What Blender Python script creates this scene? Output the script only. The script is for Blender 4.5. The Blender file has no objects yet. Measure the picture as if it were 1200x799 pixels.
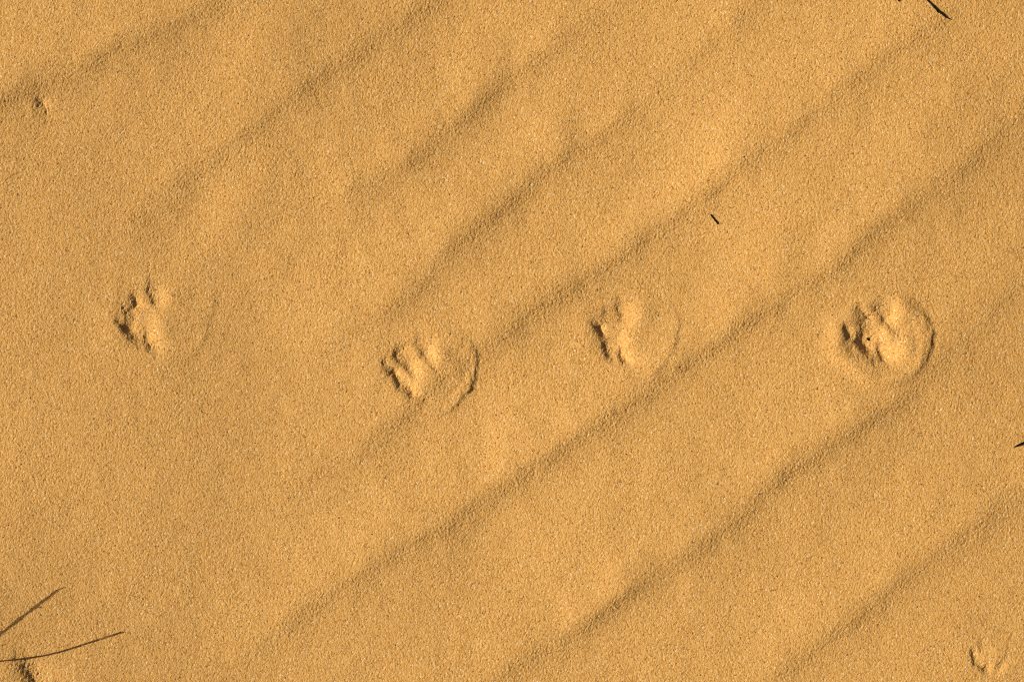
import bpy, math, random
import numpy as np

# ------------------------------------------------------------------ camera, sky, sun, exposure
scene = bpy.context.scene
S = 0.70 / 1200.0                       # metres per unit of the ground survey (0.583 mm)
SUN_EL, SUN_AZ = 28.0, -4.0              # elevation; degrees south of due left
CAM_H = 1.40

cam_data = bpy.data.cameras.new("camera")
cam = bpy.data.objects.new("camera", cam_data)
scene.collection.objects.link(cam)
cam.location = (0.0, 0.0, CAM_H)
cam.rotation_euler = (0.0, 0.0, 0.0)    # looking straight down
cam_data.sensor_width = 36.0
cam_data.lens = 36.0 * CAM_H / 0.70
cam_data.clip_start = 0.02
cam_data.clip_end = 500.0
scene.camera = cam

# sun comes from the left (-x) and a little from below (-y)
el, az = math.radians(SUN_EL), math.radians(SUN_AZ)
to_sun = (-math.cos(az) * math.cos(el), -math.sin(az) * math.cos(el), math.sin(el))
sun_data = bpy.data.lights.new("sun", 'SUN')
sun_data.energy = 4.6
sun_data.angle = math.radians(0.53)
sun_data.color = (1.0, 0.95, 0.86)
sun = bpy.data.objects.new("sun", sun_data)
scene.collection.objects.link(sun)
from mathutils import Vector
sun.rotation_euler = Vector(to_sun).to_track_quat('Z', 'Y').to_euler()
sun.location = (-3, -0.5, 2)

world = bpy.data.worlds.new("World")
scene.world = world
world.use_nodes = True
wn = world.node_tree
bg = wn.nodes['Background']
sky = wn.nodes.new('ShaderNodeTexSky')
sky.sky_type = 'NISHITA'
sky.sun_disc = False
sky.air_density = 0.6
sky.dust_density = 8.0              # dusty desert air
sky.sun_elevation = el
sky.sun_rotation = math.atan2(to_sun[0], to_sun[1])
wn.links.new(sky.outputs['Color'], bg.inputs['Color'])
bg.inputs['Strength'].default_value = 0.05

vs = scene.view_settings
vs.view_transform = 'Standard'
vs.look = 'None'
vs.exposure = 0.33
vs.gamma = 1.0
vs.use_curve_mapping = False
scene.cycles.use_denoising = False
scene.cycles.filter_width = 1.1
scene.cycles.max_bounces = 6

rng = np.random.default_rng(7)
random.seed(7)

# ------------------------------------------------------------------ helpers
def mat_nodes(name):
    m = bpy.data.materials.new(name)
    m.use_nodes = True
    nt = m.node_tree
    return m, nt, nt.nodes['Principled BSDF']


def link(o, parent=None):
    scene.collection.objects.link(o)
    if parent is not None:
        o.parent = parent
    return o


def tag(o, label=None, cat=None, group=None, kind=None):
    for k, v in (('label', label), ('category', cat), ('group', group), ('kind', kind)):
        if v:
            o[k] = v


def W(px, py, z=0.0):
    """survey position (px right, py down, z up, all in survey units) to metres"""
    return ((px - 600.0) * S, (399.5 - py) * S, z * S)


# ------------------------------------------------------------------ survey grid
STEP = 0.95
x_in = np.arange(-26, 1226.5, STEP)
y_in = np.arange(-26, 825.5, STEP)
grow = [STEP]
tot = [STEP]
while tot[-1] < 60000:
    grow.append(grow[-1] * 1.135)
    tot.append(tot[-1] + grow[-1])
tot = np.array(tot)
gx = np.concatenate([x_in[0] - tot[::-1], x_in, x_in[-1] + tot])
gy = np.concatenate([y_in[0] - tot[::-1], y_in, y_in[-1] + tot])
NX, NY, NO = len(gx), len(gy), len(tot)
ix = slice(NO, NO + len(x_in))
iy = slice(NO, NO + len(y_in))


def vnoise(X, Y, cell, seed):
    """smooth value noise in -1..1 on any points"""
    r = np.random.default_rng(seed).uniform(-1, 1, (256, 256))
    u, v = X / cell + 1000.37, Y / cell + 1000.71
    iu, iv = np.floor(u).astype(np.int64), np.floor(v).astype(np.int64)
    fu, fv = u - iu, v - iv
    fu, fv = fu * fu * (3 - 2 * fu), fv * fv * (3 - 2 * fv)
    a, b = iu & 255, (iu + 1) & 255
    c, d = iv & 255, (iv + 1) & 255
    return (r[c, a] * (1 - fu) + r[c, b] * fu) * (1 - fv) + (r[d, a] * (1 - fu) + r[d, b] * fu) * fv


def seg_dist(X, Y, pts):
    """signed distance (positive below/right of the line) and attribute along a polyline of (x, y, attr)"""
    best = np.full(X.shape, 1e18)
    sd = np.zeros(X.shape)
    at = np.zeros(X.shape)
    n = len(pts)
    for k in range(n - 1):
        (x0, y0, a0), (x1, y1, a1) = pts[k], pts[k + 1]
        dx, dy = x1 - x0, y1 - y0
        L2 = dx * dx + dy * dy
        t = ((X - x0) * dx + (Y - y0) * dy) / L2
        lo = -1e9 if k == 0 else 0.0
        hi = 1e9 if k == n - 2 else 1.0
        t = np.clip(t, lo, hi)
        ex, ey = X - (x0 + t * dx), Y - (y0 + t * dy)
        d2 = ex * ex + ey * ey
        cr = (dx * ey - dy * ex)
        m = d2 < best
        best = np.where(m, d2, best)
        sd = np.where(m, np.sign(cr) * np.sqrt(d2), sd)
        at = np.where(m, a0 + (a1 - a0) * np.clip(t, 0, 1), at)
    return sd, at


# ------------------------------------------------------------------ wind ripples (crest lines, with height)
RIPPLES = [
    [(-140, 205, .8), (-20, 140, 1.2), (20, 116, 1.2), (70, 90, .7), (140, 62, 1.0), (190, 38, 1.0), (240, 14, .6), (330, -30, .4)],
    [(60, 330, .0), (150, 262, .1), (240, 192, .65), (300, 150, .75), (345, 108, .7), (390, 78, .95), (440, 44, 1.05), (480, 20, .85), (540, -12, .5)],
    [(380, 244, .0), (404, 229, .3), (420, 222, .9), (480, 192, 1.0), (520, 160, 1.0), (560, 116, 1.1), (600, 86, 1.2), (640, 64, 1.05), (670, 45, .6), (740, 0, .15)],
    [(345, 430, .0), (405, 393, .6), (455, 358, 1.2), (500, 324, 1.2), (550, 270, 1.1), (600, 226, 1.0), (650, 190, 1.1), (700, 162, 1.0), (740, 134, .45), (800, 80, .4), (850, 35, .6), (900, 0, .5)],
    [(300, 610, .0), (380, 560, .35), (440, 512, .75), (480, 478, .75), (530, 430, .9), (570, 400, 1.0), (620, 366, 1.1), (680, 334, 1.1), (720, 298, 1.2), (760, 270, 1.15), (800, 248, 1.0), (850, 218, .9), (885, 182, .85), (930, 150, .8), (975, 105, .8), (1040, 62, .6), (1100, 20, .5), (1150, -15, .4)],
    [(270, 790, .2), (355, 716, .7), (400, 690, .9), (450, 655, 1.0), (520, 610, 1.05), (570, 584, 1.1), (610, 550, 1.15), (660, 515, 1.15), (720, 480, 1.2), (770, 450, 1.2), (830, 408, 1.1), (890, 372, .8), (940, 335, .9), (990, 298, .9), (1040, 262, .9), (1090, 224, 1.1), (1130, 185, .6), (1180, 150, .55), (1240, 110, .5)],
    [(540, 830, .7), (600, 785, .8), (660, 750, 1.0), (720, 705, 1.1), (770, 670, 1.1), (830, 634, 1.0), (880, 590, .9), (930, 550, 1.0), (980, 515, 1.0), (1040, 478, .9), (1085, 443, .7), (1130, 395, .45), (1170, 352, .5), (1240, 305, .45)],
    [(850, 845, .6), (930, 775, .75), (980, 735, .85), (1040, 690, .95), (1090, 652, 1.05), (1140, 618, .9), (1180, 590, .8), (1240, 555, .7)],
    [(1120, 860, .6), (1180, 820, .6), (1260, 765, .7)],
    # beyond the picture the ripple field carries on
    [(-500, 250, .8), (-300, 120, .9), (-120, 0, .8), (60, -110, .9), (300, -260, .8)],
    [(-560, 130, .8), (-330, -10, .9), (-120, -150, .9), (100, -290, .8)],
    [(300, -90, .8), (480, -130, .0), (520, -230, .6), (700, -340, .8)],
    [(760, -70, .7), (900, -160, .8), (1050, -260, .8)],
    [(1230, -60, .8), (1400, -170, .9), (1600, -290, .8)],
    [(-620, 560, .7), (-450, 440, .8), (-260, 310, 0)],
    [(-500, 700, .6), (-320, 580, .7), (-160, 470, 0)],
    [(-330, 830, .6), (-180, 720, .6), (-60, 640, 0)],
    [(-160, 960, .8), (20, 900, .7), (180, 840, .5)],
    [(1300, 870, .9), (1420, 780, .9), (1600, 650, .8)],
    [(1330, 660, .8), (1480, 560, .9), (1650, 440, .9)],
    [(1330, 440, .7), (1480, 330, .8), (1640, 210, .9)],
    [(260, 1010, .8), (420, 910, .9), (560, 1010, .0)],
    [(560, 1010, .8), (760, 890, .9), (880, 960, .0)],
]
RIPPLE_H = 3.6


def smooth_line(pts, step=14.0, half=4):
    P = np.array(pts, dtype=float)
    s = np.concatenate([[0], np.cumsum(np.hypot(np.diff(P[:, 0]), np.diff(P[:, 1])))])
    u = np.linspace(0, s[-1], max(4, int(s[-1] / step)))
    Q = np.stack([np.interp(u, s, P[:, c]) for c in range(3)], axis=1)
    out = Q.copy()
    for c in range(len(Q)):
        m = min(half, c, len(Q) - 1 - c)
        out[c] = Q[c - m:c + m + 1].mean(0)
    return [tuple(r) for r in out]


SWELLS = [(262, 242, 46, 40, .10), (292, 45, 60, 45, .08), (815, 172, 70, 32, .06), (1030, 172, 60, 34, .07), 
          (120, 412, 90, 60, .03), (250, 600, 90, 60, .03), (1130, 300, 70, 40, .06), (870, 300, 60, 30, .05),
          (640, 640, 120, 70, .03), (0, 178, 16, 18, .06), (1000, 640, 80, 50, .03)]


def macro(X, Y):
    Xw = X + 4.5 * vnoise(X, Y, 55, 11) + 2.2 * vnoise(X, Y, 17, 12)
    Yw = Y + 4.5 * vnoise(X, Y, 55, 13) + 2.2 * vnoise(X, Y, 17, 14)
    h = np.zeros(X.shape)
    crest = np.zeros(X.shape)
    for k, line in enumerate(RIPPLES):
        line = smooth_line(line)
        d, a = seg_dist(Xw, Yw, line)
        x0, y0, _ = line[0]
        x1, y1, _ = line[-1]
        # fade past the two ends
        L = math.hypot(x1 - x0, y1 - y0)
        t = ((X - x0) * (x1 - x0) + (Y - y0) * (y1 - y0)) / L
        over = np.maximum(np.maximum(-t, t - L), 0)
        a = a * np.exp(-(over / 70.0) ** 2)
        a = a * (1 + .24 * vnoise(X, Y, 44, 100 + k))
        dd = np.clip(d, -900, 400)
        # a short crumbly drop at the crest, then a long soft lee slope
        w = (12.5 + 2.5 * vnoise(X, Y, 60, 200 + k)) * (1 + .7 * np.clip(1 - a, 0, .8))
        h += RIPPLE_H * a * 1.6 / (np.exp(dd / w) + np.exp(-dd / 62.0))
        h += RIPPLE_H * a * .42 * (1 + .2 * vnoise(X, Y, 18, 300 + k)) / (np.exp(dd / 5.0) + np.exp(-dd / 30.0))
        crest = np.maximum(crest, np.clip(a, 0, 1.3) * np.exp(-((dd - 4.0) / 9.0) ** 2))
    # broad swells of the sand
    h += 1.2 * vnoise(X, Y, 120, 21) + 0.4 * vnoise(X, Y, 42, 22) + .22 * vnoise(X, Y, 16, 23)
    h += 33.0 * np.exp(-((X + 160) / 330.0) ** 2) - 14.0 * np.exp(-((X - 1400) / 250.0) ** 2)          # slopes added at both sides, tipped off the sun to darken the edges
    h += 7.0 * vnoise(X, Y, 420, 24)
    for x, y, rx, ry, sl in SWELLS:                       # flanks that face the sun
        u, v = (X - x) * .82 - (Y - y) * .57, (X - x) * .57 + (Y - y) * .82     # along and across the ripples
        q2 = (u / (1.35 * rx)) ** 2 + (v / (.85 * ry)) ** 2
        h += .62 * sl * (X - x) * np.exp(-q2)
    return h, crest


# ------------------------------------------------------------------ the prints
# every stroke: (x0, y0, x1, y1, radius, depth)   a pressed groove with a steep near wall
# every lobe:   (x, y, rx, ry, angle, height)     a soft mound (+) or hollow (-)
# every step:   list of (x, y, height)            an edge of crust, high inside, low outside
PRINTS = [
    dict(outline=(189, 374, 70, 50), name='paw_print', cat='paw print',
         label='faint paw print farthest left, with short dark toe pits and hardly any arc behind',
         toes=[[(157.5, 350, 159, 358, 2.6, 3.4, 8), (146, 361, 149, 366, 2.2, 1.3, 6), (153, 364, 156, 370, 3.0, 1.5, 7)],
               [(141, 378, 148, 384, 2.2, 2.4, 12), (149, 386, 156, 394, 3.2, 4.2, 20)],
               [(172, 397, 176, 404, 2.8, 4.0, 16)],
               [(176, 341, 181, 353, 2.6, 2.4, 20)]],
         pad=(182, 380, 20, 18),
         disc=(198, 375, 56, .12),
         tilt=[(194, 350, 13, 11, .16), (182, 384, 17, 20, .13)],
         lobes=[(166, 372, 20, 24, 0, -1.8), (165, 372, 6, 12, 0, .8), (138, 372, 20, 30, 0, .8)],
         step=[(247, 340, .1), (252, 356, .35), (250, 368, .2), (244, 384, .3), (238, 402, .4), (229, 416, .1)]),
    dict(outline=(502, 436, 66, 50), name='paw_print', cat='paw print',
         label='second paw print from left, its long toe groove facing a strong curved edge',
         toes=[[(449, 425, 457, 436, 2.4, 2.4, 8), (459, 438, 467, 450, 2.7, 4.0, 9)],
               [(476.5, 456, 479, 461, 3.4, 3.8, 8), (483, 463, 494, 467, 3.0, 1.4, 8)],
               [(463, 418, 475, 429, 2.6, 2.8, 22), (470, 406, 465, 413, 3.0, 1.1, 7)],
               [(488, 404, 495, 415, 3.0, 2.2, 20), (496, 416, 508, 432, 2.4, 1.1, 16)]],
         pad=(492, 432, 16, 15),
         disc=(505, 434, 54, .6),
         tilt=[(508, 412, 12, 13, .24), (488, 431, 12, 15, .2)],
         lobes=[(478, 432, 22, 24, 0, -1.6), (440, 430, 20, 28, 0, .8), (478, 440, 5, 8, -35, .8)],
         step=[(549, 398, .3), (556, 408, .9), (558.5, 419, .9), (557.5, 430, .8), (554, 445, 1.6), (548, 457, 1.7), (539, 468, 1.2), (530, 477, .7), (518, 485, .3)]),
    dict(outline=(742, 392, 62, 54), name='paw_print', cat='paw print',
         label='third paw print from left, its pale smooth pad just above a ripple crest',
         toes=[[(694, 379, 699, 386, 2.2, 2.0, 7), (700, 386, 702.5, 390, 2.4, 3.8, 8), (708, 367, 701, 381, 3.0, 1.5, 8)],
               [(707, 407, 711, 415, 2.4, 3.6, 16)],
               [(726.5, 416, 729.5, 422, 2.8, 4.8, 10)],
               [(722, 361, 727, 371, 2.6, 2.1, 20)]],
         pad=(736, 394, 18, 19),
         disc=(741, 393, 53, .3),
         tilt=[(741, 368, 17, 15, .2), (731, 396, 16, 19, .18)],
         lobes=[(718, 390, 22, 27, 0, -1.8), (686, 390, 20, 30, 0, .9)],
         step=[(783, 352, .2), (791, 366, .5), (794, 380, .5), (792, 396, .55), (788, 406, .45), (782, 418, .4), (773, 430, .5), (762, 442, .2)]),
    dict(outline=(1038, 397, 66, 58), name='paw_print', cat='paw print',
         label='deepest paw print, farthest right, with a bright raised rim and a cracked curved edge',
         toes=[[(988.5, 385, 992, 394, 2.2, 3.4, 6)],
               [(1003, 399, 1009, 405, 3.2, 3.4, 12), (1008, 402, 1015, 410, 4.0, 4.6, 24)],
               [(1029.5, 410, 1032.5, 418, 3.0, 5.2, 16)],
               [(1004, 361.5, 1013, 371, 2.8, 2.7, 7), (1009, 376, 1010, 388, 4.0, 1.4, 12)],
               [(1025, 365, 1035, 375, 3.0, 2.9, 20), (1036, 376, 1047, 387, 2.6, 1.6, 16)]],
         pad=(1042, 399, 20, 18),
         disc=(1035, 399, 56, 1.35),
         tilt=[(1049, 364, 15, 17, .24), (1033, 395, 15, 16, .2), (1055, 406, 13, 13, .18)],
         lobes=[(1016, 394, 26, 28, 0, -2.4), (1006, 428, 30, 10, 20, 2.2), (980, 394, 12, 24, 0, 1.8),
                (1000, 376, 6, 5, 0, 1.0)],
         step=[(1076, 358, .3), (1083, 369, .7), (1088, 380, .8), (1092, 393, 1.3), (1091, 405, 1.4), (1087, 414, 1.1), (1082, 425, .7), (1070, 438, .5), (1056, 447, .2)]),
    dict(outline=(1158, 772, 26, 24), name='partial_print', cat='animal print',
         label='small half-filled print near the lower right corner, with two black pits and a curl',
         toes=[[(1140, 765, 1142.5, 777, 1.6, 2.2, 6)], [(1149, 781, 1152, 784, 2.2, 2.8, 5), (1155, 782, 1157, 786, 2.2, 2.6, 6)], [(1149, 755, 1151, 758, 2.4, 1.2, 6)],
               [(1167, 786, 1171, 780, 2.2, 1.6, 6)]],
         pad=None,
         lobes=[(1154, 770, 13, 14, 0, -.9)],
         step=[(1182, 752, .3), (1180, 760, .45), (1176, 769, .55), (1170, 778, .6), (1164, 784, .3)]),
    dict(outline=(57, 129, 17, 19), name='small_pit', cat='pit',
         label='tiny dark pit with a pale lip beside the ripple near the upper left corner',
         toes=[[(49, 123, 50.5, 124.5, 2.4, 2.8, 5), (55, 122, 56, 125, 1.8, 1.4, 8), (57, 131, 59, 142, 2.4, .8, 6)]],
         pad=None, lobes=[(44, 131, 8, 8, 0, .5)], step=None),
    dict(outline=(36, 786, 32, 20), name='sand_hollow', cat='hollow',
         label='blurred dark hollow under the thin straw at the lower left corner',
         toes=[[(23, 768, 31, 778, 4.0, 1.6, 20), (30, 779, 38, 790, 4.5, 2.2, 26), (38, 788, 44, 812, 4.5, 2.4, 28)]], rough=2.6,
         pad=None, lobes=[(14, 790, 16, 16, 0, .8)], step=None),
]


def stroke_field(X, Y, st):
    """steep wall on the near (left) side, a longer ramp on the far side"""
    x0, y0, x1, y1, r, dep, ramp = st
    r = r * 1.6
    dx, dy = x1 - x0, y1 - y0
    L2 = dx * dx + dy * dy + 1e-9
    t = np.clip(((X - x0) * dx + (Y - y0) * dy) / L2, 0, 1)
    ex, ey = X - x0 - t * dx - .7 * r, Y - y0 - t * dy
    f = .5 + .5 * np.tanh((ex - .25 * ey) / 2.0)
    return np.sqrt((ex / (r * (1 - f) + ramp * f)) ** 2 + (ey / (1.3 * r * (1 - f) + (.42 * ramp + .6 * r) * f)) ** 2), dep


def lobe_q(X, Y, lb):
    x, y, rx, ry, ang, _ = lb
    c, s_ = math.cos(math.radians(ang)), math.sin(math.radians(ang))
    u, v = (X - x) * c + (Y - y) * s_, -(X - x) * s_ + (Y - y) * c
    return np.hypot(u / rx, v / ry)


def press(X, Y, p):
    """height change of one print"""
    Xw = X + 1.1 * vnoise(X, Y, 8, 31) + .6 * vnoise(X, Y, 3.6, 32)
    Yw = Y + 1.1 * vnoise(X, Y, 8, 33) + .6 * vnoise(X, Y, 3.6, 34)
    h = np.zeros(X.shape)
    for lb in p['lobes']:
        q = lobe_q(Xw, Yw, lb)
        if lb[5] < 0:
            h += lb[5] * np.exp(-q ** 2.6)
        else:
            h += lb[5] * np.exp(-q ** 2)
    for toe in p['toes']:
        for st in toe:
            q, dep = stroke_field(Xw, Yw, st)
            h -= 0.77 * dep * np.exp(-q ** 1.8)
    for x, y, rx, ry, sl in p.get('tilt', ()):
        q = np.hypot((Xw - x) / rx, (Yw - y) / ry)
        h += 1.15 * sl * (Xw - x) * np.exp(-q ** 2)
    if p.get('disc'):                       # crust lifted in a round low mound
        x, y, r, amp = p['disc']
        rr = np.hypot(X - x, (Y - y) * 1.03) - r + 2.5 * vnoise(X, Y, 24, 36)
        soft = np.where(X < x, 6.5, 4.0) + 2 * vnoise(X, Y, 30, 37)
        h += amp / (1 + np.exp(np.clip(rr / soft * 2.2, -40, 40)))
        h += .18 * amp * np.exp(-((rr + 9) / 4.5) ** 2) - .15 * amp * np.exp(-((rr + 17) / 6) ** 2)
    if p['step']:
        d, a = seg_dist(Xw, Yw, p['step'])
        x0, y0, _ = p['step'][0]
        x1, y1, _ = p['step'][-1]
        L = math.hypot(x1 - x0, y1 - y0)
        t = ((X - x0) * (x1 - x0) + (Y - y0) * (y1 - y0)) / L
        a = a * np.exp(-(np.maximum(np.maximum(-t, t - L), 0) / 8) ** 2) * (1 + .5 * vnoise(X, Y, 6, 35))
        # the lines run downwards, so inside (left) is where d > 0
        prof = np.where(d > 0, np.exp(-np.maximum(d, 0) / 16.0), np.exp(-(np.maximum(-d, 0) / 2.6) ** 1.5))
        h += a * prof - .2 * a * np.exp(-((d + 4.0) / 4.0) ** 2)
    return h


# ------------------------------------------------------------------ heights
CX = np.linspace(-60, 1260, 489)
X2, Y2 = np.meshgrid(gx, gy)
# macro relief: every third line in the fine part, then linear between
sub_x = np.unique(np.concatenate([np.arange(0, NO), np.arange(NO, NO + len(x_in), 3), [NO + len(x_in) - 1], np.arange(NO + len(x_in), NX)]))
sub_y = np.unique(np.concatenate([np.arange(0, NO), np.arange(NO, NO + len(y_in), 3), [NO + len(y_in) - 1], np.arange(NO + len(y_in), NY)]))
hs, cs = macro(*np.meshgrid(gx[sub_x], gy[sub_y]))


def lerp_axis(a, xs, xq):
    k = np.clip(np.searchsorted(xs, xq, side='right') - 1, 0, len(xs) - 2)
    f = (xq - xs[k]) / (xs[k + 1] - xs[k])
    return a[..., k] * (1 - f) + a[..., k + 1] * f


CR = lerp_axis(lerp_axis(cs, gx[sub_x], gx).T, gy[sub_y], gy).T
H = lerp_axis(hs, gx[sub_x], gx)
H = lerp_axis(H.T, gy[sub_y], gy).T.copy()
for p in PRINTS:
    ox, oy, rx, ry = p['outline']
    a, b = np.searchsorted(gx, [ox - rx * 1.7, ox + rx * 1.7])
    c, d = np.searchsorted(gy, [oy - ry * 1.9, oy + ry * 1.9])
    H[c:d, a:b] += press(X2[c:d, a:b], Y2[c:d, a:b], p)
H_smooth = H.copy()

# grains: one cap per jittered cell, highest one wins
CELL = 1.7
GRAIN = 1.0
Xf, Yf = X2[iy, ix], Y2[iy, ix]
ci, cj = np.floor(Xf / CELL).astype(int) + 40, np.floor(Yf / CELL).astype(int) + 40
nci, ncj = ci.max() + 3, cj.max() + 3
jx, jy = rng.uniform(-.15, 1.15, (ncj, nci)), rng.uniform(-.15, 1.15, (ncj, nci))
gr = CELL * rng.uniform(.50, .85, (ncj, nci))
gz = rng.normal(0, .42, (ncj, nci))
ga = rng.uniform(0, math.pi, (ncj, nci))
ge = rng.uniform(1.0, 1.45, (ncj, nci))
best = np.full(Xf.shape, -1.3)
for dj in (-1, 0, 1):
    for di in (-1, 0, 1):
        a, b = cj + dj, ci + di
        ux = Xf - (b - 40 + jx[a, b]) * CELL
        uy = Yf - (a - 40 + jy[a, b]) * CELL
        ca, sa = np.cos(ga[a, b]), np.sin(ga[a, b])
        e = ge[a, b]
        q2 = (((ux * ca + uy * sa) / e) ** 2 + ((-ux * sa + uy * ca) * e) ** 2) / gr[a, b] ** 2
        z = gz[a, b] + gr[a, b] * (np.sqrt(np.maximum(1 - q2, 0)) - .55)
        best = np.maximum(best, np.where(q2 < 1, z, -1.3))
rough = .95 + .22 * vnoise(Xf, Yf, 60, 41) + .55 * CR[iy, ix]     # coarser grains gather along the crests
for p in PRINTS:                            # loosened grains stand out in the pressed pits
    ox, oy, rx, ry = p['outline']
    a, b = np.searchsorted(x_in, [ox - rx, ox + rx])
    c, d = np.searchsorted(y_in, [oy - ry, oy + ry])
    lo = np.zeros((d - c, b - a))
    for toe in p['toes']:
        for x0, y0, x1, y1, r, dep, ramp in toe:
            q, _ = stroke_field(Xf[c:d, a:b], Yf[c:d, a:b], (x0, y0, x1, y1, r * 1.5, dep, r * 1.5))
            lo = np.maximum(lo, np.exp(-q ** 2))
    rough[c:d, a:b] += p.get('rough', 1.1) * lo
H[iy, ix] += GRAIN * best * rough * .19


def ground(px, py):
    a = int(np.clip(np.searchsorted(gx, px), 1, NX - 1))
    b = int(np.clip(np.searchsorted(gy, py), 1, NY - 1))
    return float(H_smooth[b, a])


# ------------------------------------------------------------------ sand material
sand_mat, nt, bsdf = mat_nodes("desert_sand")
N = nt.nodes.new
Lk = nt.links.new
geo = N('ShaderNodeNewGeometry')
vor = N('ShaderNodeTexVoronoi')
vor.inputs['Scale'].default_value = 1.0 / (1.5 * S)
vor.inputs['Randomness'].default_value = 1.0
Lk(geo.outputs['Position'], vor.inputs['Vector'])
sep = N('ShaderNodeSeparateColor')
Lk(vor.outputs['Color'], sep.inputs['Color'])
ramp = N('ShaderNodeValToRGB')
Lk(sep.outputs['Red'], ramp.inputs['Fac'])
cr = ramp.color_ramp
stops = [(0.0, (.145, .070, .033)), (.007, (.36, .170, .044)), (.10, (.50, .247, .056)), (.30, (.575, .301, .078)),
         (.60, (.60, .326, .090)), (.90, (.63, .358, .112)), (.985, (.68, .42, .16)), (1.0, (.73, .53, .29))]
cr.elements[0].position, cr.elements[0].color = stops[0][0], (*stops[0][1], 1)
cr.elements[1].position, cr.elements[1].color = stops[-1][0], (*stops[-1][1], 1)
for pos, c in stops[1:-1]:
    e = cr.elements.new(pos)
    e.color = (*c, 1)
# broad drift of tone: damp and dry, finer and coarser sand
nz = N('ShaderNodeTexNoise')
nz.inputs['Scale'].default_value = 7.0
nz.inputs['Detail'].default_value = 5.0
Lk(geo.outputs['Position'], nz.inputs['Vector'])
mr = N('ShaderNodeMapRange')
mr.inputs['From Min'].default_value = .3
mr.inputs['From Max'].default_value = .7
mr.inputs['To Min'].default_value = .95
mr.inputs['To Max'].default_value = 1.05
Lk(nz.outputs['Fac'], mr.inputs['Value'])
mul = N('ShaderNodeVectorMath')
mul.operation = 'SCALE'
Lk(ramp.outputs['Color'], mul.inputs[0])
Lk(mr.outputs['Result'], mul.inputs['Scale'])
Lk(mul.outputs['Vector'], bsdf.inputs['Base Color'])
bsdf.inputs['Roughness'].default_value = .75
bsdf.inputs['Specular IOR Level'].default_value = .12
bump = N('ShaderNodeBump')
bump.inputs['Strength'].default_value = .35
bump.inputs['Distance'].default_value = .9 * S
Lk(vor.outputs['Distance'], bump.inputs['Height'])
bump.invert = True
Lk(bump.outputs['Normal'], bsdf.inputs['Normal'])

# ------------------------------------------------------------------ sand surface, cut where the prints are
fx = .5 * (gx[1:] + gx[:-1])
fy = .5 * (gy[1:] + gy[:-1])
owner = np.zeros((NY - 1, NX - 1), dtype=np.int32)
regions = [None]
for p in PRINTS:
    ox, oy, rx, ry = p['outline']
    a, b = np.searchsorted(fx, [ox - rx * 1.15, ox + rx * 1.15])
    c, d = np.searchsorted(fy, [oy - ry * 1.15, oy + ry * 1.15])
    X, Y = np.meshgrid(fx[a:b], fy[c:d])
    th = 1 + .05 * vnoise(X, Y, 14, 51)
    q = np.hypot((X - ox) / rx, (Y - oy) / ry)
    o = owner[c:d, a:b]
    regions.append((p, None))
    rid = len(regions) - 1
    o[q < th] = rid
    if p['pad']:
        px, py, prx, pry = p['pad']
        regions.append((p, 'pad_print'))
        o[np.hypot((X - px) / prx, (Y - py) / pry) < 1] = len(regions) - 1
    for toe in p['toes']:
        regions.append((p, 'toe_print' if p['cat'] != 'hollow' and p['cat'] != 'pit' else 'pit_floor'))
        for st in toe:
            qq, _ = stroke_field(X, Y, st)
            o[(qq < 1.1) & (q < 1.05)] = len(regions) - 1

VX = ((X2 - 600.0) * S).astype(np.float32).ravel()
VY = ((399.5 - Y2) * S).astype(np.float32).ravel()
VZ = (H * S).astype(np.float32).ravel()
idx = np.arange(NX * NY, dtype=np.int32).reshape(NY, NX)
# counter-clockwise from above (rows run downwards)
Q = np.stack([idx[1:, :-1], idx[1:, 1:], idx[:-1, 1:], idx[:-1, :-1]], axis=-1).reshape(-1, 4)
own = owner.ravel()


def surface(name, faces, origin):
    used = np.unique(faces)
    remap = np.zeros(NX * NY, dtype=np.int32)
    remap[used] = np.arange(len(used), dtype=np.int32)
    f = remap[faces]
    me = bpy.data.meshes.new(name)
    me.vertices.add(len(used))
    co = np.stack([VX[used] - origin[0], VY[used] - origin[1], VZ[used] - origin[2]], axis=1)
    me.vertices.foreach_set('co', co.ravel())
    me.loops.add(f.size)
    me.loops.foreach_set('vertex_index', f.ravel())
    me.polygons.add(len(f))
    me.polygons.foreach_set('loop_start', np.arange(0, f.size, 4, dtype=np.int32))
    me.polygons.foreach_set('use_smooth', np.ones(len(f), dtype=bool))
    me.update(calc_edges=True)
    me.materials.append(sand_mat)
    o = bpy.data.objects.new(name, me)
    o.location = origin
    return o


sand = link(surface('sand', Q[own == 0], (0, 0, 0)))
tag(sand, kind='structure')
roots = {}
for rid in range(1, len(regions)):
    p, part = regions[rid]
    fc = Q[own == rid]
    if len(fc) == 0:
        continue
    ox, oy = p['outline'][:2]
    org = W(ox, oy, ground(ox, oy))
    if part is None:
        o = link(surface(p['name'], fc, org))
        tag(o, p['label'], p['cat'], 'paw prints in one line across the sand' if p['cat'] == 'paw print' else None)
        roots[id(p)] = o
    else:
        o = link(surface(part, fc, org), roots[id(p)])
        o.location = (0, 0, 0)

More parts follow.
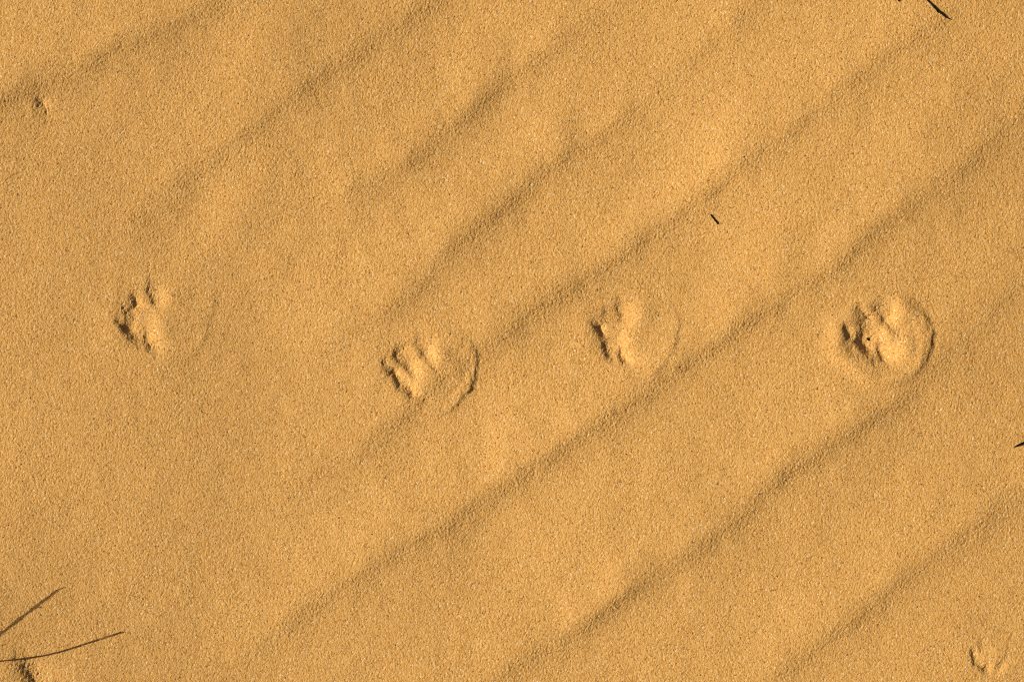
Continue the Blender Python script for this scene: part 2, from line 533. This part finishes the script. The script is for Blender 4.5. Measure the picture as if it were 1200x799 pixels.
# ------------------------------------------------------------------ twigs and stems
def bark(name, dark, light, scale):
    m, t, b = mat_nodes(name)
    n = t.nodes.new('ShaderNodeTexNoise')
    n.inputs['Scale'].default_value = scale
    n.inputs['Detail'].default_value = 4
    c = t.nodes.new('ShaderNodeTexCoord')
    t.links.new(c.outputs['Object'], n.inputs['Vector'])
    r = t.nodes.new('ShaderNodeValToRGB')
    r.color_ramp.elements[0].position, r.color_ramp.elements[0].color = .35, (*dark, 1)
    r.color_ramp.elements[1].position, r.color_ramp.elements[1].color = .75, (*light, 1)
    t.links.new(n.outputs['Fac'], r.inputs['Fac'])
    t.links.new(r.outputs['Color'], b.inputs['Base Color'])
    b.inputs['Roughness'].default_value = .9
    b.inputs['Specular IOR Level'].default_value = .1
    bp = t.nodes.new('ShaderNodeBump')
    bp.inputs['Strength'].default_value = .5
    bp.inputs['Distance'].default_value = .0003
    t.links.new(n.outputs['Fac'], bp.inputs['Height'])
    t.links.new(bp.outputs['Normal'], b.inputs['Normal'])
    return m


charred = bark("charred_bark", (.006, .004, .003), (.022, .014, .009), 900)
dry_stem = bark("dry_stem", (.07, .034, .014), (.16, .085, .036), 700)


def tube(name, pts, mat, origin, parent=None, sides=10, rough=.18, fine=1.6):
    """pts: (px, py, height of the axis, radius) in survey units -> one tapered, slightly knobbly tube"""
    P = np.array(pts, dtype=float)
    seg = np.hypot(np.diff(P[:, 0]), np.diff(P[:, 1])) + np.abs(np.diff(P[:, 2]))
    s = np.concatenate([[0], np.cumsum(seg)])
    n = max(3, int(s[-1] / fine))
    u = np.linspace(0, s[-1], n)
    R = np.stack([np.interp(u, s, P[:, k]) for k in range(4)], axis=1)
    # round off the corners
    for _ in range(2):
        R[1:-1, :3] = .25 * R[:-2, :3] + .5 * R[1:-1, :3] + .25 * R[2:, :3]
    verts, faces = [], []
    for k in range(n):
        x, y, z = W(*R[k, :3])
        a = np.array(W(*R[max(k - 1, 0), :3]))
        b = np.array(W(*R[min(k + 1, n - 1), :3]))
        t = (b - a) / (np.linalg.norm(b - a) + 1e-12)
        side = np.cross(t, (0, 0, 1.0))
        side /= np.linalg.norm(side) + 1e-12
        up = np.cross(side, t)
        for j in range(sides):
            th = 2 * math.pi * j / sides
            r = R[k, 3] * S * (1 + rough * random.uniform(-1, 1))
            v = np.array((x, y, z)) + r * (math.cos(th) * side + math.sin(th) * up) - np.array(origin)
            verts.append(tuple(v))
    for k in range(n - 1):
        for j in range(sides):
            a, b = k * sides + j, k * sides + (j + 1) % sides
            faces.append((a, b, b + sides, a + sides))
    faces.append(tuple(range(sides))[::-1])
    faces.append(tuple(range((n - 1) * sides, n * sides)))
    me = bpy.data.meshes.new(name)
    me.from_pydata(verts, [], faces)
    me.polygons.foreach_set('use_smooth', np.ones(len(me.polygons), dtype=bool))
    me.materials.append(mat)
    me.update()
    o = bpy.data.objects.new(name, me)
    link(o, parent)
    if parent is None:
        o.location = origin
    return o


def lie(pts, lift=.55, sag=False):
    """points (px, py, radius): lay the axis on the sand"""
    P = np.array(pts, dtype=float)
    s = np.concatenate([[0], np.cumsum(np.hypot(np.diff(P[:, 0]), np.diff(P[:, 1])))])
    u = np.linspace(0, s[-1], max(len(P), int(s[-1] / 2.0)))
    x, y, r = (np.interp(u, s, P[:, k]) for k in range(3))
    z = np.array([ground(a, b) for a, b in zip(x, y)]) + .45
    if sag:                                  # a stiff stem bridges the dips
        z = np.array([z[max(0, k - 8):k + 9].max() for k in range(len(z))])
        z = np.convolve(np.pad(z, 6, mode='edge'), np.ones(13) / 13, mode='valid')
    return [(a, b, c + e * lift, e) for a, b, c, e in zip(x, y, z, r)]


# black knobbly twig, upper right
org = W(1098, 12, ground(1098, 12))
tw = tube('twig', lie([(1068, -17, 1.2), (1078, -7, 1.1), (1085, 0, .85), (1090, 4.5, .85), (1094, 8.8, 1.2), (1097, 12, 1.35), (1100, 14, .85),
                       (1103.5, 16.5, 1.15), (1106, 19, 1.2), (1108.3, 21, .75), (1111, 22.2, .4), (1112.6, 22.8, .9), (1113.6, 23.2, .5)], .1), charred, org, fine=.8)
tag(tw, 'black knobbly twig poking in from the top edge near the upper right corner', 'twig')
tube('spur', lie([(1096.5, 11, .9), (1097.6, 13.5, .75), (1098.4, 16, .4)]), charred, org, tw)
tube('spur', lie([(1100, 14, .7), (1101.2, 16, .55), (1101.6, 17.4, .3)]), charred, org, tw)

# short straight stick
org = W(837, 257, ground(837, 257))
st = tube('stick', lie([(832.6, 251.6, .7), (835, 254.6, .75), (838, 258.6, .85), (841.2, 262.6, .7)], .3), charred, org)
tag(st, 'short straight black stick alone on the sand above the third paw print', 'stick')

# stick at the right border
org = W(1202, 518, ground(1202, 518))
st = tube('stick', lie([(1189.6, 524, .4), (1193, 522.2, .9), (1197, 520.3, 1.15), (1203, 518, 1.3), (1214, 512, 1.4), (1222, 509, 1.0)], .9), charred, org)
tag(st, 'pointed black stick end entering at the right edge of the sand', 'stick')

# tiny fragments at the top and in the deepest print
org = W(1053, 1, ground(1053, 1))
fr = tube('plant_fragment', lie([(1051.5, 2.2, .5), (1053, 1, .8), (1054.5, -1.2, .7), (1056, -4, .5)], .8), charred, org)
tag(fr, 'tiny dark plant fragment at the top edge left of the black twig', 'fragment')
org = W(1017.5, 397.5, ground(1017.5, 397.5))
fr = tube('plant_fragment', lie([(1016, 396, .5), (1017.4, 397.4, .95), (1019, 399, .6)], 1.0), charred, org)
tag(fr, 'tiny black speck of plant matter inside the deepest paw print', 'fragment')
tube('spur', lie([(1017, 397.6, .8), (1018.8, 395.6, .4)], 1.2), charred, org, fr)

# long thin dry stem, lower left
pts = [(-70, 777, .6), (-30, 773, .6), (0, 770.6, .58), (21, 768.8, .6), (39, 766.6, .52), (57, 764.4, .58), (75, 760, .5), (96, 753.4, .52), (117, 746.6, .46), (133, 741.6, .42), (145, 738, .55)]
org = W(57, 764, ground(57, 764))
stm = tube('straw', lie(pts, .5, True), dry_stem, org, rough=.2, fine=3)
tag(stm, 'long thin brown straw curving in from the left edge at the lower left', 'straw')

# leaning stalk rooted left of the picture; its shadow falls across the lower left corner
k = 1.0 / math.tan(el)
def over(sx, sy, h):
    """where a point at height h must be for its shadow to fall at (sx, sy)"""
    return (sx - h * k * math.cos(az), sy + h * k * math.sin(az), ground(min(max(sx, -20), 1200), sy) + h)
sh = [(-105, 822, 0, 1.19), (-60, 789, 20, 1.19), (-20, 758, 34, 1.10), (0, 743, 40, 1.02), (7, 738, 42.5, 1.44), (12, 735, 44, 0.85), (20, 729, 46, 0.94), (28, 722, 48.5, 1.44), (33, 718, 50, 0.85), (39, 714, 52, 0.85), (47, 707.5, 54, 1.36), (52, 704, 55.5, 0.77), (58, 699.5, 57, 1.19), (64, 695, 58.6, 0.77), (68, 691.5, 59.5, 1.02), (73, 688, 60.7, 0.59), (80, 685.5, 62, 0.34)]
pts = [(*over(sx, sy, h), r) for sx, sy, h, r in sh]
org = W(*pts[0][:3])
stk = tube('grass_stalk', pts, dry_stem, org, rough=.25, fine=1.5)
tag(stk, 'leaning dry grass stalk past the left edge, casting a blurred shadow at lower left', 'grass stalk')
for (sx, sy, h), (ex, ey) in (((1, 741.5, 40), (6, 0)), ((29, 721, 49), (6, -4)), ((46, 708, 54), (8, 1)), ((52, 704, 55.5), (5, -5))):
    a = over(sx, sy, h)
    b = over(sx + ex * .6, sy + ey * .6, h + 2)
    c = over(sx + ex, sy + ey, h + 2.5)
    tube('bract', [(*a, 1.1), (*b, 1.0), (*c, .5)], dry_stem, org, stk, rough=.1)
